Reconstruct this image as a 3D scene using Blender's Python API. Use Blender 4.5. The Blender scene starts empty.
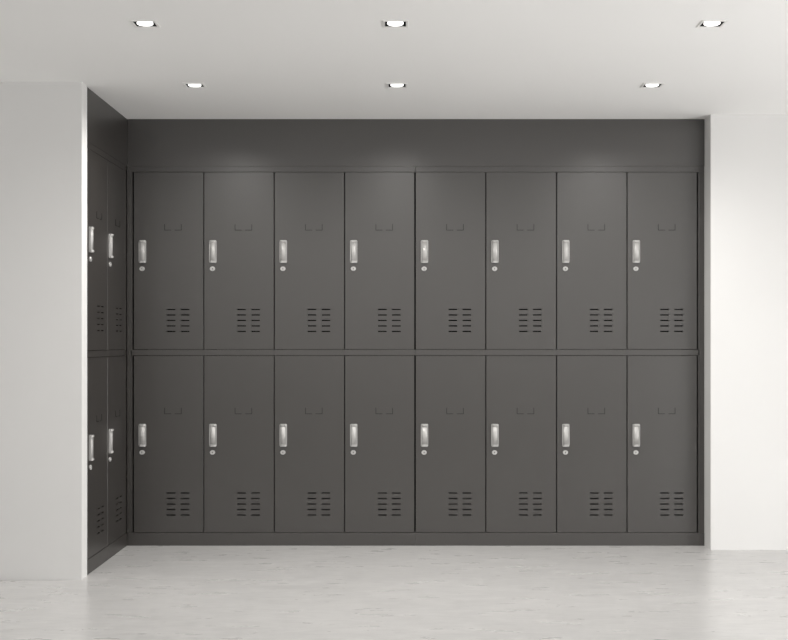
import bpy, bmesh, math
from mathutils import Matrix, Vector

U = 0.0056                      # metres per pixel on the plane of the locker fronts
VX, FY, F = 402.7, 545.7, 1200  # vanishing column, floor line row, focal length in px
def X(px): return (px - VX) * U
def Z(py): return (FY - py) * U
CEIL = Z(119.1)
LX = X(127.0)                   # face of the left-hand lockers
RX = X(704.55)                   # right pier return
scene = bpy.context.scene
COL = scene.collection

# ---------------------------------------------------------------- materials
def mat(name, color, rough=0.5, metal=0.0, spec=0.5, noise=None, bump=None, rnoise=None):
    m = bpy.data.materials.new(name); m.use_nodes = True
    nt = m.node_tree; b = nt.nodes['Principled BSDF']
    b.inputs['Base Color'].default_value = (*color, 1)
    b.inputs['Roughness'].default_value = rough
    b.inputs['Metallic'].default_value = metal
    b.inputs['Specular IOR Level'].default_value = spec
    tc = nt.nodes.new('ShaderNodeTexCoord')
    def ntex(scale, stretch, detail=4):
        mp = nt.nodes.new('ShaderNodeMapping'); mp.inputs['Scale'].default_value = stretch
        n = nt.nodes.new('ShaderNodeTexNoise'); n.inputs['Scale'].default_value = scale
        n.inputs['Detail'].default_value = detail
        nt.links.new(tc.outputs['Object'], mp.inputs['Vector']); nt.links.new(mp.outputs['Vector'], n.inputs['Vector'])
        return n
    if noise:
        scale, stretch, amt = noise
        n = ntex(scale, stretch)
        r = nt.nodes.new('ShaderNodeValToRGB')
        r.color_ramp.elements[0].position = 0.3; r.color_ramp.elements[1].position = 0.7
        r.color_ramp.elements[0].color = (*[c * (1 - amt) for c in color], 1)
        r.color_ramp.elements[1].color = (*[c * (1 + amt) for c in color], 1)
        nt.links.new(n.outputs['Fac'], r.inputs['Fac']); nt.links.new(r.outputs['Color'], b.inputs['Base Color'])
    if rnoise:
        scale, stretch, lo, hi = rnoise
        n = ntex(scale, stretch); mr = nt.nodes.new('ShaderNodeMapRange')
        mr.inputs['To Min'].default_value = lo; mr.inputs['To Max'].default_value = hi
        nt.links.new(n.outputs['Fac'], mr.inputs['Value']); nt.links.new(mr.outputs['Result'], b.inputs['Roughness'])
    if bump:
        scale, stretch, st, dist = bump
        n = ntex(scale, stretch); bp = nt.nodes.new('ShaderNodeBump')
        bp.inputs['Strength'].default_value = st; bp.inputs['Distance'].default_value = dist
        nt.links.new(n.outputs['Fac'], bp.inputs['Height']); nt.links.new(bp.outputs['Normal'], b.inputs['Normal'])
    return m

STEEL = mat('powder_coated_steel', (0.0265, 0.0228, 0.020), 0.36, 0.0, 0.5,
            noise=(2.0, (1, 1, 1), 0.02), rnoise=(3.0, (1, 1, 1), 0.33, 0.40))
STEEL.node_tree.nodes['Principled BSDF'].inputs['IOR'].default_value = 1.87
INNER = mat('locker_interior_shade', (0.01, 0.01, 0.01), 0.9, 0, 0.1, noise=(5, (1, 1, 1), 0.05))  # shade behind slots and door gaps put into the colour
RAIL_SHADOW = mat('card_rail_shadow', (0.012, 0.012, 0.012), 0.6, 0, 0.3, noise=(8, (1, 1, 1), 0.03))  # door steel darkened so the rails read as thin shadow lines
ALU = mat('brushed_aluminium', (0.50, 0.493, 0.482), 0.5, 0.35, 0.5,
          noise=(60, (6, 6, 0.3), 0.04), rnoise=(80, (4, 4, 0.4), 0.45, 0.56))
CHROME = mat('lock_metal', (0.53, 0.522, 0.513), 0.45, 0.35, 0.5, noise=(90, (1, 1, 1), 0.03))
KEY = mat('keyhole_dark', (0.06, 0.06, 0.06), 0.5, noise=(90, (1, 1, 1), 0.03))
PAINT = mat('white_wall_paint', (0.755, 0.75, 0.741), 0.7, 0, 0.3,
            noise=(1.5, (1, 1, 1), 0.006), bump=(220, (1, 1, 1), 0.05, 0.001))
CEILM = mat('ceiling_paint', (0.94, 0.936, 0.925), 0.8, 0, 0.2, noise=(1.2, (1, 1, 1), 0.006))
TRIMW = mat('downlight_trim_white', (0.86, 0.85, 0.83), 0.4, noise=(30, (1, 1, 1), 0.01))
BLACK = mat('downlight_black', (0.006, 0.006, 0.006), 0.6, 0, 0.2, noise=(30, (1, 1, 1), 0.05))

def emis(name, color, s):
    m = bpy.data.materials.new(name); m.use_nodes = True
    b = m.node_tree.nodes['Principled BSDF']
    b.inputs['Base Color'].default_value = (0.8, 0.8, 0.8, 1)
    b.inputs['Emission Color'].default_value = (*color, 1)
    b.inputs['Emission Strength'].default_value = s
    return m
LAMP = emis('lamp_glow', (1.0, 0.99, 0.97), 1.8)

def floor_mat():
    m = bpy.data.materials.new('pale_stone_floor'); m.use_nodes = True
    nt = m.node_tree; L = nt.links; b = nt.nodes['Principled BSDF']
    tc = nt.nodes.new('ShaderNodeTexCoord')
    def nz(scale, stretch, detail, dist=0.0):
        mp = nt.nodes.new('ShaderNodeMapping'); mp.inputs['Scale'].default_value = stretch
        n = nt.nodes.new('ShaderNodeTexNoise'); n.inputs['Scale'].default_value = scale
        n.inputs['Detail'].default_value = detail; n.inputs['Roughness'].default_value = 0.62
        n.inputs['Distortion'].default_value = dist
        L.new(tc.outputs['Object'], mp.inputs['Vector']); L.new(mp.outputs['Vector'], n.inputs['Vector'])
        return n
    def ramp(src, p0, c0, p1, c1):
        r = nt.nodes.new('ShaderNodeValToRGB'); e = r.color_ramp.elements
        e[0].position = p0; e[0].color = (*c0, 1); e[1].position = p1; e[1].color = (*c1, 1)
        L.new(src, r.inputs['Fac']); return r
    def mul(a, c, fac=1.0):
        mx = nt.nodes.new('ShaderNodeMix'); mx.data_type = 'RGBA'; mx.blend_type = 'MULTIPLY'
        mx.inputs['Factor'].default_value = fac
        L.new(a, mx.inputs['A']); L.new(c, mx.inputs['B']); return mx.outputs['Result']
    base = ramp(nz(1.1, (1, 1.6, 1), 5, 0.4).outputs['Fac'], 0.3, (0.555, 0.549, 0.54), 0.7, (0.61, 0.603, 0.593))
    streak = ramp(nz(3.2, (1.6, 4.2, 1), 8, 0.8).outputs['Fac'], 0.36, (0.90, 0.90, 0.902), 0.64, (1, 1, 1))
    fine = ramp(nz(11.0, (1.0, 3.6, 1), 8, 0.6).outputs['Fac'], 0.34, (0.92, 0.92, 0.922), 0.58, (1, 1, 1))
    speck = ramp(nz(17, (1, 1.8, 1), 3).outputs['Fac'], 0.24, (0.84, 0.835, 0.83), 0.29, (1, 1, 1))
    c = mul(mul(mul(base.outputs['Color'], streak.outputs['Color']), fine.outputs['Color']), speck.outputs['Color'])
    L.new(c, b.inputs['Base Color'])
    mr = nt.nodes.new('ShaderNodeMapRange'); mr.inputs['To Min'].default_value = 0.22; mr.inputs['To Max'].default_value = 0.36
    L.new(nz(4, (1, 3, 1), 5).outputs['Fac'], mr.inputs['Value']); L.new(mr.outputs['Result'], b.inputs['Roughness'])
    b.inputs['Specular IOR Level'].default_value = 0.4
    return m
FLOOR = floor_mat()

# ---------------------------------------------------------------- mesh helpers
def link(name, bm, m, parent=None, smooth=False):
    bmesh.ops.recalc_face_normals(bm, faces=bm.faces)
    me = bpy.data.meshes.new(name); bm.to_mesh(me); bm.free()
    for mm in (m if isinstance(m, (list, tuple)) else [m]): me.materials.append(mm)
    if smooth: me.shade_smooth() if hasattr(me, 'shade_smooth') else None
    o = bpy.data.objects.new(name, me); COL.objects.link(o)
    if parent: o.parent = parent
    return o

def box(bm, x0, x1, y0, y1, z0, z1, bev=0.0, mi=0):
    r = bmesh.ops.create_cube(bm, size=1.0)
    vs = r['verts']
    for v in vs:
        v.co = Vector(((x0 + x1) / 2 + v.co.x * (x1 - x0), (y0 + y1) / 2 + v.co.y * (y1 - y0), (z0 + z1) / 2 + v.co.z * (z1 - z0)))
    fs = {f for v in vs for f in v.link_faces}
    for f in fs: f.material_index = mi
    if bev > 0:
        es = list({e for v in vs for e in v.link_edges})
        bmesh.ops.bevel(bm, geom=es, offset=bev, segments=2, profile=0.5, affect='EDGES')

def plate(bm, a, b, t0, t1, holes, axis='y', chamfer=0.0):
    """Rectangular plate a=(u0,u1), b=(v0,v1) between t0 (front) and t1, pierced by rectangular holes (u0,u1,v0,v1)."""
    us = sorted({a[0], a[1], *[h[i] for h in holes for i in (0, 1)]})
    vs = sorted({b[0], b[1], *[h[i] for h in holes for i in (2, 3)]})
    def P(u, v, t):
        return (u, t, v) if axis == 'y' else (u, v, t)
    cache = {}
    def V(u, v, t):
        if chamfer and t == t0:
            if u in a: u += chamfer if u == a[0] else -chamfer
            if v in b: v += chamfer if v == b[0] else -chamfer
        k = (round(u, 7), round(v, 7), round(t, 7))
        if k not in cache: cache[k] = bm.verts.new(P(u, v, t))
        return cache[k]
    def R(u, v, t):        # rim vertex behind the chamfer
        k = (round(u, 7), round(v, 7), round(t, 7))
        if k not in cache: cache[k] = bm.verts.new(P(u, v, t))
        return cache[k]
    def isopen(u, v):
        return any(h[0] - 1e-9 < u < h[1] + 1e-9 and h[2] - 1e-9 < v < h[3] + 1e-9 for h in holes)
    nu, nv = len(us) - 1, len(vs) - 1
    solid = [[not isopen((us[i] + us[i + 1]) / 2, (vs[j] + vs[j + 1]) / 2) for j in range(nv)] for i in range(nu)]
    for i in range(nu):
        for j in range(nv):
            if not solid[i][j]: continue
            c = [(us[i], vs[j]), (us[i + 1], vs[j]), (us[i + 1], vs[j + 1]), (us[i], vs[j + 1])]
            bm.faces.new([V(*p, t0) for p in c]); bm.faces.new([V(*p, t1) for p in reversed(c)])
            for k, (di, dj) in enumerate(((0, -1), (1, 0), (0, 1), (-1, 0))):
                ii, jj = i + di, j + dj
                outer = not (0 <= ii < nu and 0 <= jj < nv)
                if not outer and solid[ii][jj]: continue
                p, q = c[k], c[(k + 1) % 4]
                if outer and chamfer:
                    s = t0 + math.copysign(chamfer, t1 - t0)
                    bm.faces.new([V(*p, t0), V(*q, t0), R(*q, s), R(*p, s)])
                    bm.faces.new([R(*p, s), R(*q, s), V(*q, t1), V(*p, t1)])
                else:
                    bm.faces.new([V(*p, t0), V(*q, t0), V(*q, t1), V(*p, t1)])

def prism(bm, prof, z0, z1, mi=0):
    """closed cross-section prof [(x,y)] extruded up z"""
    lo = [bm.verts.new((x, y, z0)) for x, y in prof]; hi = [bm.verts.new((x, y, z1)) for x, y in prof]
    n = len(prof); fs = [bm.faces.new(lo), bm.faces.new(hi)]
    for i in range(n): fs.append(bm.faces.new([lo[i], lo[(i + 1) % n], hi[(i + 1) % n], hi[i]]))
    for f in fs: f.material_index = mi
    return fs

def struct(name, bm, m, parent=None):
    o = link(name, bm, m, parent); o['kind'] = 'structure'; return o

# ---------------------------------------------------------------- locker banks
G = 0.0012         # half of the fine gap round a door
def door_mesh(w, z0, z1):
    """door with its own origin at the lower left front corner; five pairs of louvre slots"""
    bm = bmesh.new(); H = z1 - z0; holes = []
    for k in range(5):
        zt = H - (137.2 + 5.5 * k) * U
        for s in (32.8, 46.8):
            holes.append((s * U, (s + 8.8) * U, zt - 0.0034, zt + 0.0034))
    plate(bm, (0, w), (0, H), 0.0, 0.018, holes, 'y', 0.0007)
    return bm

def handle_mesh():
    bm = bmesh.new(); hw, hh = 0.0205, 0.0635
    # back plate with rounded corners
    r, pts = 0.006, []
    for cx, cz, a0 in ((hw - r, hh - r, 0), (-hw + r, hh - r, 90), (-hw + r, -hh + r, 180), (hw - r, -hh + r, 270)):
        for k in range(5):
            a = math.radians(a0 + k * 22.5); pts.append((cx + r * math.cos(a), cz + r * math.sin(a)))
    f = [bm.verts.new((x, -0.003, z)) for x, z in pts]; g = [bm.verts.new((x, 0.0, z)) for x, z in pts]
    bm.faces.new(f); bm.faces.new(g)
    for i in range(len(pts)): bm.faces.new([f[i], f[(i + 1) % len(pts)], g[(i + 1) % len(pts)], g[i]])
    # raised rims either side
    for s in (-1, 1):
        box(bm, min(s * 0.0172, s * 0.0203), max(s * 0.0172, s * 0.0203), -0.009, -0.001, -0.055, 0.055, 0.0008)
    # convex grip
    prof = [(-0.0150, -0.001), (-0.0150, -0.007)]
    for k in range(1, 12):
        a = math.pi * (1 - k / 12); prof.append((0.0150 * math.cos(a), -0.007 - 0.0075 * math.sin(a)))
    prof += [(0.0150, -0.007), (0.0150, -0.001)]
    for fc in prism(bm, prof, -0.055, 0.055): fc.smooth = len(fc.verts) == 4
    # end caps, each with a row of small studs
    for s in (-1, 1):
        z0, z1 = sorted((s * 0.0515, s * 0.0630))
        cp = [(-0.0155, -0.001), (-0.0170, -0.011), (-0.011, -0.0165), (0.011, -0.0165), (0.0170, -0.011), (0.0155, -0.001)]
        prism(bm, cp, z0, z1)
        for k in range(4):
            x = (k - 1.5) * 0.0062
            box(bm, x - 0.0018, x + 0.0018, -0.0182, -0.016, (z0 + z1) / 2 - 0.0022, (z0 + z1) / 2 + 0.0022, 0.0006)
    return bm

def lathe_disc(bm, rings, n=28, sx=1.0, mi=None):
    """rings [(r, y)] from the back to the front, around the y axis"""
    rows = []
    for r, y in rings:
        rows.append([bm.verts.new((sx * r * math.cos(2 * math.pi * k / n), y, r * math.sin(2 * math.pi * k / n))) for k in range(n)])
    for a, b in zip(rows, rows[1:]):
        for k in range(n): bm.faces.new([a[k], a[(k + 1) % n], b[(k + 1) % n], b[k]])
    bm.faces.new(rows[0]); bm.faces.new(rows[-1])

def lock_mesh():
    bm = bmesh.new()
    lathe_disc(bm, [(0.0128, 0.0), (0.0128, -0.004), (0.0118, -0.0062), (0.0082, -0.0068), (0.0070, -0.0054)], sx=1.15)
    box(bm, -0.0012, 0.0012, -0.0058, -0.0045, -0.0048, 0.0048, mi=1)
    box(bm, -0.0028, 0.0028, -0.0058, -0.0045, -0.0012, 0.0012, mi=1)
    return bm

def card_mesh():
    """two L shaped rails that hold a name card, open in the middle"""
    bm = bmesh.new(); w, h, t = 17.2 * U, 6.2 * U, 0.0028
    box(bm, -w / 2, w / 2, -0.0005, 0.0, 0.0, h, mi=1)
    for s in (-1, 1):
        x = s * w / 2
        box(bm, min(x, x - s * t), max(x, x - s * t), -0.0022, 0.0, 0.0, h)
        box(bm, min(x - s * t, x - s * 6.8 * U), max(x - s * t, x - s * 6.8 * U), -0.0022, 0.0, 0.0, t)
    return bm

HANDLE = handle_mesh(); me_h = None
def shared(name, bm, mats):
    bmesh.ops.recalc_face_normals(bm, faces=bm.faces)
    me = bpy.data.meshes.new(name); bm.to_mesh(me); bm.free()
    for m in mats: me.materials.append(m)
    return me
ME_HANDLE = shared('handle', HANDLE, [ALU])
ME_LOCK = shared('lock', lock_mesh(), [CHROME, KEY])
ME_CARD = shared('card_holder', card_mesh(), [RAIL_SHADOW, STEEL])

ZU = (Z(349.3), Z(172.2))       # upper doors
ZL = (Z(532.2), Z(355.8))       # lower doors
TOP = Z(166.3)
def inst(name, me, parent, loc):
    o = bpy.data.objects.new(name, me); COL.objects.link(o); o.parent = parent; o.location = loc; return o

def bank(name, label, origin, rotz, width, doors, left_stile, right_stile, depth, filler_l=None, filler_r=None):
    """doors: list of (x0, x1) in local metres. left/right_stile: (x0, x1) of visible front stiles or None"""
    root = bpy.data.objects.new(name, None); COL.objects.link(root)
    root.location = origin; root.rotation_euler = (0, 0, rotz); root.empty_display_size = 0.1
    root['label'] = label; root['category'] = 'locker'; root['group'] = 'grey steel locker banks'
    bm = bmesh.new(); c = 0.0006
    x0 = filler_l[1] + 0.001 if filler_l else 0.0005
    x1 = filler_r[0] - 0.001 if filler_r else width - 0.0005
    # face frame rails
    box(bm, x0, x1, 0, 0.03, Z(171.9), TOP, c)
    box(bm, x0, x1, 0, 0.03, Z(355.4), Z(349.7), c)
    if left_stile: box(bm, left_stile[0], left_stile[1], 0, 0.03, Z(355.4), Z(171.9), c); box(bm, left_stile[0], left_stile[1], 0, 0.03, Z(532.6), Z(355.4), c)
    if right_stile: box(bm, right_stile[0], right_stile[1], 0, 0.03, Z(355.4), Z(171.9), c); box(bm, right_stile[0], right_stile[1], 0, 0.03, Z(532.6), Z(355.4), c)
    # shell: sides, dividers, back, top, shelf and bottom, coloured near-black to deepen the shade inside
    sh = 0.03
    box(bm, x0, x0 + 0.004, sh, depth, 0.02, TOP - 0.001, 0, 1); box(bm, x1 - 0.004, x1, sh, depth, 0.02, TOP - 0.001, 0, 1)
    for a, b in zip(doors, doors[1:]):
        m = (a[1] + b[0]) / 2; box(bm, m - 0.008, m + 0.008, sh + 0.01, depth, 0.02, TOP - 0.001, 0, 1)
    box(bm, x0, x1, depth, depth + 0.004, 0.02, TOP, 0, 1)
    box(bm, x0, x1, sh, depth, TOP - 0.004, TOP - 0.0005, 0, 1)
    box(bm, x0, x1, sh, depth, Z(353.5), Z(351.5), 0, 1)
    box(bm, x0, x1, 0.03, depth, Z(535.5), Z(533.5), 0, 1)
    link('frame', bm, [STEEL, INNER], root)
    bm = bmesh.new(); box(bm, 0.0003, width - 0.0003, 0.0, 0.03, 0.0, Z(532.6), 0.0006); link('plinth', bm, STEEL, root)
    for fl in (filler_l, filler_r):
        if fl:
            bm = bmesh.new(); box(bm, fl[0], fl[1], fl[2], 0.03, Z(532.6) + 0.0004, TOP, 0.0006); link('filler_strip', bm, STEEL, root)
    meshes = {}
    for z0, z1 in (ZU, ZL):
        for a, b in doors:
            k = (round(b - a, 4), round(z1 - z0, 4))
            if k not in meshes: meshes[k] = shared('door', door_mesh(b - a, z0, z1), [STEEL])
            d = inst('door', meshes[k], root, (a, 0, z0)); H = z1 - z0
            h = inst('handle', ME_HANDLE, d, (8.7 * U, 0, H - 79.4 * U)); 
            inst('lock', ME_LOCK, d, (8.3 * U, 0, H - 96.6 * U))
            inst('card_holder', ME_CARD, d, (39.2 * U, 0, H - 58.2 * U))
    return root

g = 0.45                                     # half gap between doors, px
oA = 127.05
def loc(p, o): return (p - o) * U
cuts = [133.4, 203.8, 274.2, 344.6]
dA = [(loc(133.8, oA), loc(203.8 - g, oA)), (loc(203.8 + g, oA), loc(274.2 - g, oA)),
      (loc(274.2 + g, oA), loc(344.6 - g, oA)), (loc(344.6 + g, oA), loc(414.3, oA))]
bank('locker_bank', 'left half of the grey lockers on the back wall, four door columns from the corner', (X(oA), 0, 0), 0, (415.05 - oA) * U, dA,
     (loc(131.1, oA), loc(132.3, oA)), None, 0.42, filler_l=(0.0, loc(130.9, oA), 0.001))
oB = 415.05
dB = [(loc(415.8, oB), loc(485.8 - g, oB)), (loc(485.8 + g, oB), loc(556.6 - g, oB)),
      (loc(556.6 + g, oB), loc(627.0 - g, oB)), (loc(627.0 + g, oB), loc(696.8, oB))]
bank('locker_bank', 'right half of the grey steel lockers on the back wall, beside the white pier', (X(oB), 0, 0), 0, (704.45 - oB) * U, dB,
     None, (loc(698.1, oB), loc(699.4, oB)), 0.42, filler_r=(loc(699.8, oB), loc(704.4, oB), 0.003))
WL = 154.0
dC = [((154 - 149.9) * U, (154 - 79.5) * U), ((154 - 79.0) * U, (154 - 8.8) * U)]
bank('locker_bank', 'side bank of grey steel lockers, two columns of doors seen edge-on behind the white column', (LX, -WL * U, 0), math.pi / 2, WL * U - 0.001, dC,
     (0.0008, (154 - 150.2) * U), ((154 - 8.5) * U, (154 - 7.0) * U), 0.42, filler_r=((154 - 6.8) * U, 153.7 * U, 0.003))

# dark fascia panels between lockers and ceiling
bm = bmesh.new(); box(bm, LX + 0.0015, RX - 0.0005, -0.001, 0.014, TOP + 0.0004, CEIL - 0.0005, 0.0004); struct('trim_1', bm, STEEL)
bm = bmesh.new(); box(bm, LX - 0.014, LX + 0.001, -WL * U + 0.0005, 0.013, TOP + 0.0004, CEIL - 0.0005, 0.0004); struct('trim_2', bm, STEEL)

# ---------------------------------------------------------------- room shell
XL, XR, YF, YB = -3.6, 4.4, -8.6, 0.5
bm = bmesh.new(); box(bm, XL - 0.1, XR + 0.1, YF, YB + 0.1, -0.1, 0.0); struct('floor', bm, FLOOR)
def lx(px, v): return (px - VX) * (221.5 / v) * U
def ly(v): return -(F - F * 221.5 / v) * U
SPOTS = [(lx(145.0, 317), ly(317), 'front row, nearest the left white column', 0),
         (lx(395.4, 317), ly(317), 'front row, the middle one', 1),
         (lx(712.0, 317), ly(317), 'front row, rightmost towards the white pier', 2),
         (lx(194.7, 255.5), ly(255.5), 'rear row, left one close to the locker corner', 3),
         (lx(397.0, 255.5), ly(255.5), 'rear row, middle one close above the lockers', 4),
         (lx(652.3, 255.5), ly(255.5), 'rear row, right one close above the lockers', 5)]
hs = 0.0425
bm = bmesh.new()
plate(bm, (XL - 0.1, XR + 0.1), (YF, YB + 0.1), CEIL, CEIL + 0.12, [(x - hs, x + hs, y - hs, y + hs) for x, y, _, _ in SPOTS], 'z')
struct('ceiling', bm, CEILM)
bm = bmesh.new(); box(bm, XL, XR, YB, YB + 0.1, 0.0, CEIL); struct('wall_back', bm, PAINT)
bm = bmesh.new(); box(bm, XL - 0.1, XL, YF, YB, 0.0, CEIL); struct('wall_left', bm, PAINT)
bm = bmesh.new(); plate(bm, (XL - 0.1, XR + 0.1), (0.0, CEIL), YF, YF - 0.1, [(XL + 0.3, XR - 0.3, 1.68, CEIL - 0.06)], 'y'); struct('wall_front', bm, PAINT)
bm = bmesh.new()
plate(bm, (XL + 0.302, XR - 0.302), (1.682, CEIL - 0.062), YF - 0.075, YF - 0.025, [(XL + 0.33 + k * 1.87, XL + 0.33 + k * 1.87 + 1.83, 1.71, CEIL - 0.09) for k in range(3)] + [(XL + 0.33 + 5.61, XR - 0.33, 1.71, CEIL - 0.09)], 'y')
struct('added_high_window', bm, TRIMW)  # unseen window, added to brighten the upper doors
# right wall with a long window
bm = bmesh.new()
plate(bm, (YF, YB), (0.0, CEIL), 0.0, 0.1, [(-8.4, -1.6, 0.08, CEIL - 0.12)], 'y')
bmesh.ops.transform(bm, matrix=Matrix.Translation((XR + 0.1, 0, 0)) @ Matrix.Rotation(math.pi / 2, 4, 'Z'), verts=bm.verts)
struct('wall_right', bm, PAINT)
bm = bmesh.new()
plate(bm, (-8.398, -1.602), (0.082, CEIL - 0.122), 0.0, 0.05,
      [(-8.35 + k * 1.69, -8.35 + k * 1.69 + 1.64, 0.13, CEIL - 0.17) for k in range(4)], 'y')
bmesh.ops.transform(bm, matrix=Matrix.Translation((XR + 0.075, 0, 0)) @ Matrix.Rotation(math.pi / 2, 4, 'Z'), verts=bm.verts)
struct('window_1', bm, TRIMW)
# white column in the left foreground and pier on the right
bm = bmesh.new(); box(bm, XL, LX + 0.004, -172 * U, -(WL + 0.3) * U, 0.0, CEIL, 0.0); struct('wall_column', bm, PAINT)
bm = bmesh.new(); box(bm, RX, XR, -24 * U, YB, 0.0, CEIL, 0.0); struct('wall_pier', bm, PAINT)

# ---------------------------------------------------------------- downlights
def ring_mesh():
    bm = bmesh.new(); o, i = 0.0505, 0.0415
    plate(bm, (-o, o), (-o, o), -0.004, 0.0, [(-i, i, -i, i)], 'z', 0.0015)
    return bm
ring = ring_mesh()
ME_RING = shared('trim_frame', ring, [TRIMW])
bm = bmesh.new(); i, t = 0.0405, 0.0012
plate(bm, (-i, i), (-i, i), -0.001, 0.034, [(-i + t, i - t, -i + t, i - t)], 'z'); box(bm, -i, i, -i, i, 0.030, 0.034)
ME_HOUS = shared('housing', bm, [BLACK])
def cyl_z(bm, rings, n=32):
    rows = [[bm.verts.new((r * math.cos(2 * math.pi * k / n), r * math.sin(2 * math.pi * k / n), z)) for k in range(n)] for r, z in rings]
    for a, b in zip(rows, rows[1:]):
        for k in range(n): bm.faces.new([a[k], a[(k + 1) % n], b[(k + 1) % n], b[k]])
    bm.faces.new(rows[0]); bm.faces.new(rows[-1])
bm = bmesh.new(); cyl_z(bm, [(0.02, 0.029), (0.030, 0.010), (0.0320, -0.001), (0.0295, -0.0035), (0.016, -0.0045)])
ME_LAMP = shared('lamp', bm, [LAMP])
for x, y, where, k in SPOTS:
    r = bpy.data.objects.new('downlight', None); COL.objects.link(r); r.location = (x, y, CEIL); r.empty_display_size = 0.05
    r['label'] = 'small square ceiling downlight, ' + where
    r['category'] = 'downlight'; r['group'] = 'recessed ceiling downlights'
    inst('trim_frame', ME_RING, r, (0, 0, 0)); inst('housing', ME_HOUS, r, (0, 0, 0)); inst('lamp', ME_LAMP, r, (0, 0, 0))
    ld = bpy.data.lights.new('downlight_beam', 'SPOT'); ld.energy = 47 if y > -1.5 else 36; ld.spot_size = math.radians(164); ld.spot_blend = 1.0
    ld.shadow_soft_size = 0.02; ld.color = (1.0, 0.975, 0.94)
    lo = bpy.data.objects.new('downlight_beam', ld); COL.objects.link(lo); lo.location = (x, y, CEIL - 0.012)

# ---------------------------------------------------------------- daylight and added fill lamps
def area(name, loc_, rot, sx, sy, e, col):
    ld = bpy.data.lights.new(name, 'AREA'); ld.shape = 'RECTANGLE'; ld.size = sx; ld.size_y = sy; ld.energy = e; ld.color = col
    o = bpy.data.objects.new(name, ld); COL.objects.link(o); o.location = loc_; o.rotation_euler = rot
    return o
area('window_daylight', (XR + 0.25, -5.0, 0.75), (0, math.radians(90), 0), 1.3, 6.6, 22, (1.0, 0.99, 0.98))
area('low_fill_light', (XR + 0.2, -3.7, 0.42), (0, math.radians(90), 0), 0.6, 3.2, 124, (1.0, 0.99, 0.98))  # unseen low lamp, added outside the right window as fill

area('high_fill_light', (0.4, YF - 0.15, 2.0), (math.radians(90), 0, 0), 7.0, 0.62, 44, (1.0, 0.99, 0.98))  # lamp added behind the unseen high window to lift the upper doors
w = bpy.data.worlds.new('sky'); scene.world = w; w.use_nodes = True
bg = w.node_tree.nodes['Background']; bg.inputs['Color'].default_value = (1.0, 0.99, 0.98, 1); bg.inputs['Strength'].default_value = 0.25

cam = bpy.data.cameras.new('camera'); co = bpy.data.objects.new('camera', cam); COL.objects.link(co)
co.location = (0, -F * U, Z(341)); co.rotation_euler = (math.pi / 2, 0, 0)
cam.sensor_fit = 'HORIZONTAL'; cam.sensor_width = 36; cam.lens = F / 788 * 36
cam.shift_x = (394 - VX) / 788; cam.shift_y = (341 - 320) / 788; cam.clip_start = 0.05
scene.camera = co
vs = scene.view_settings; vs.view_transform = 'Standard'; vs.look = 'None'; vs.gamma = 1; vs.exposure = 0.05
scene.render.film_transparent = False
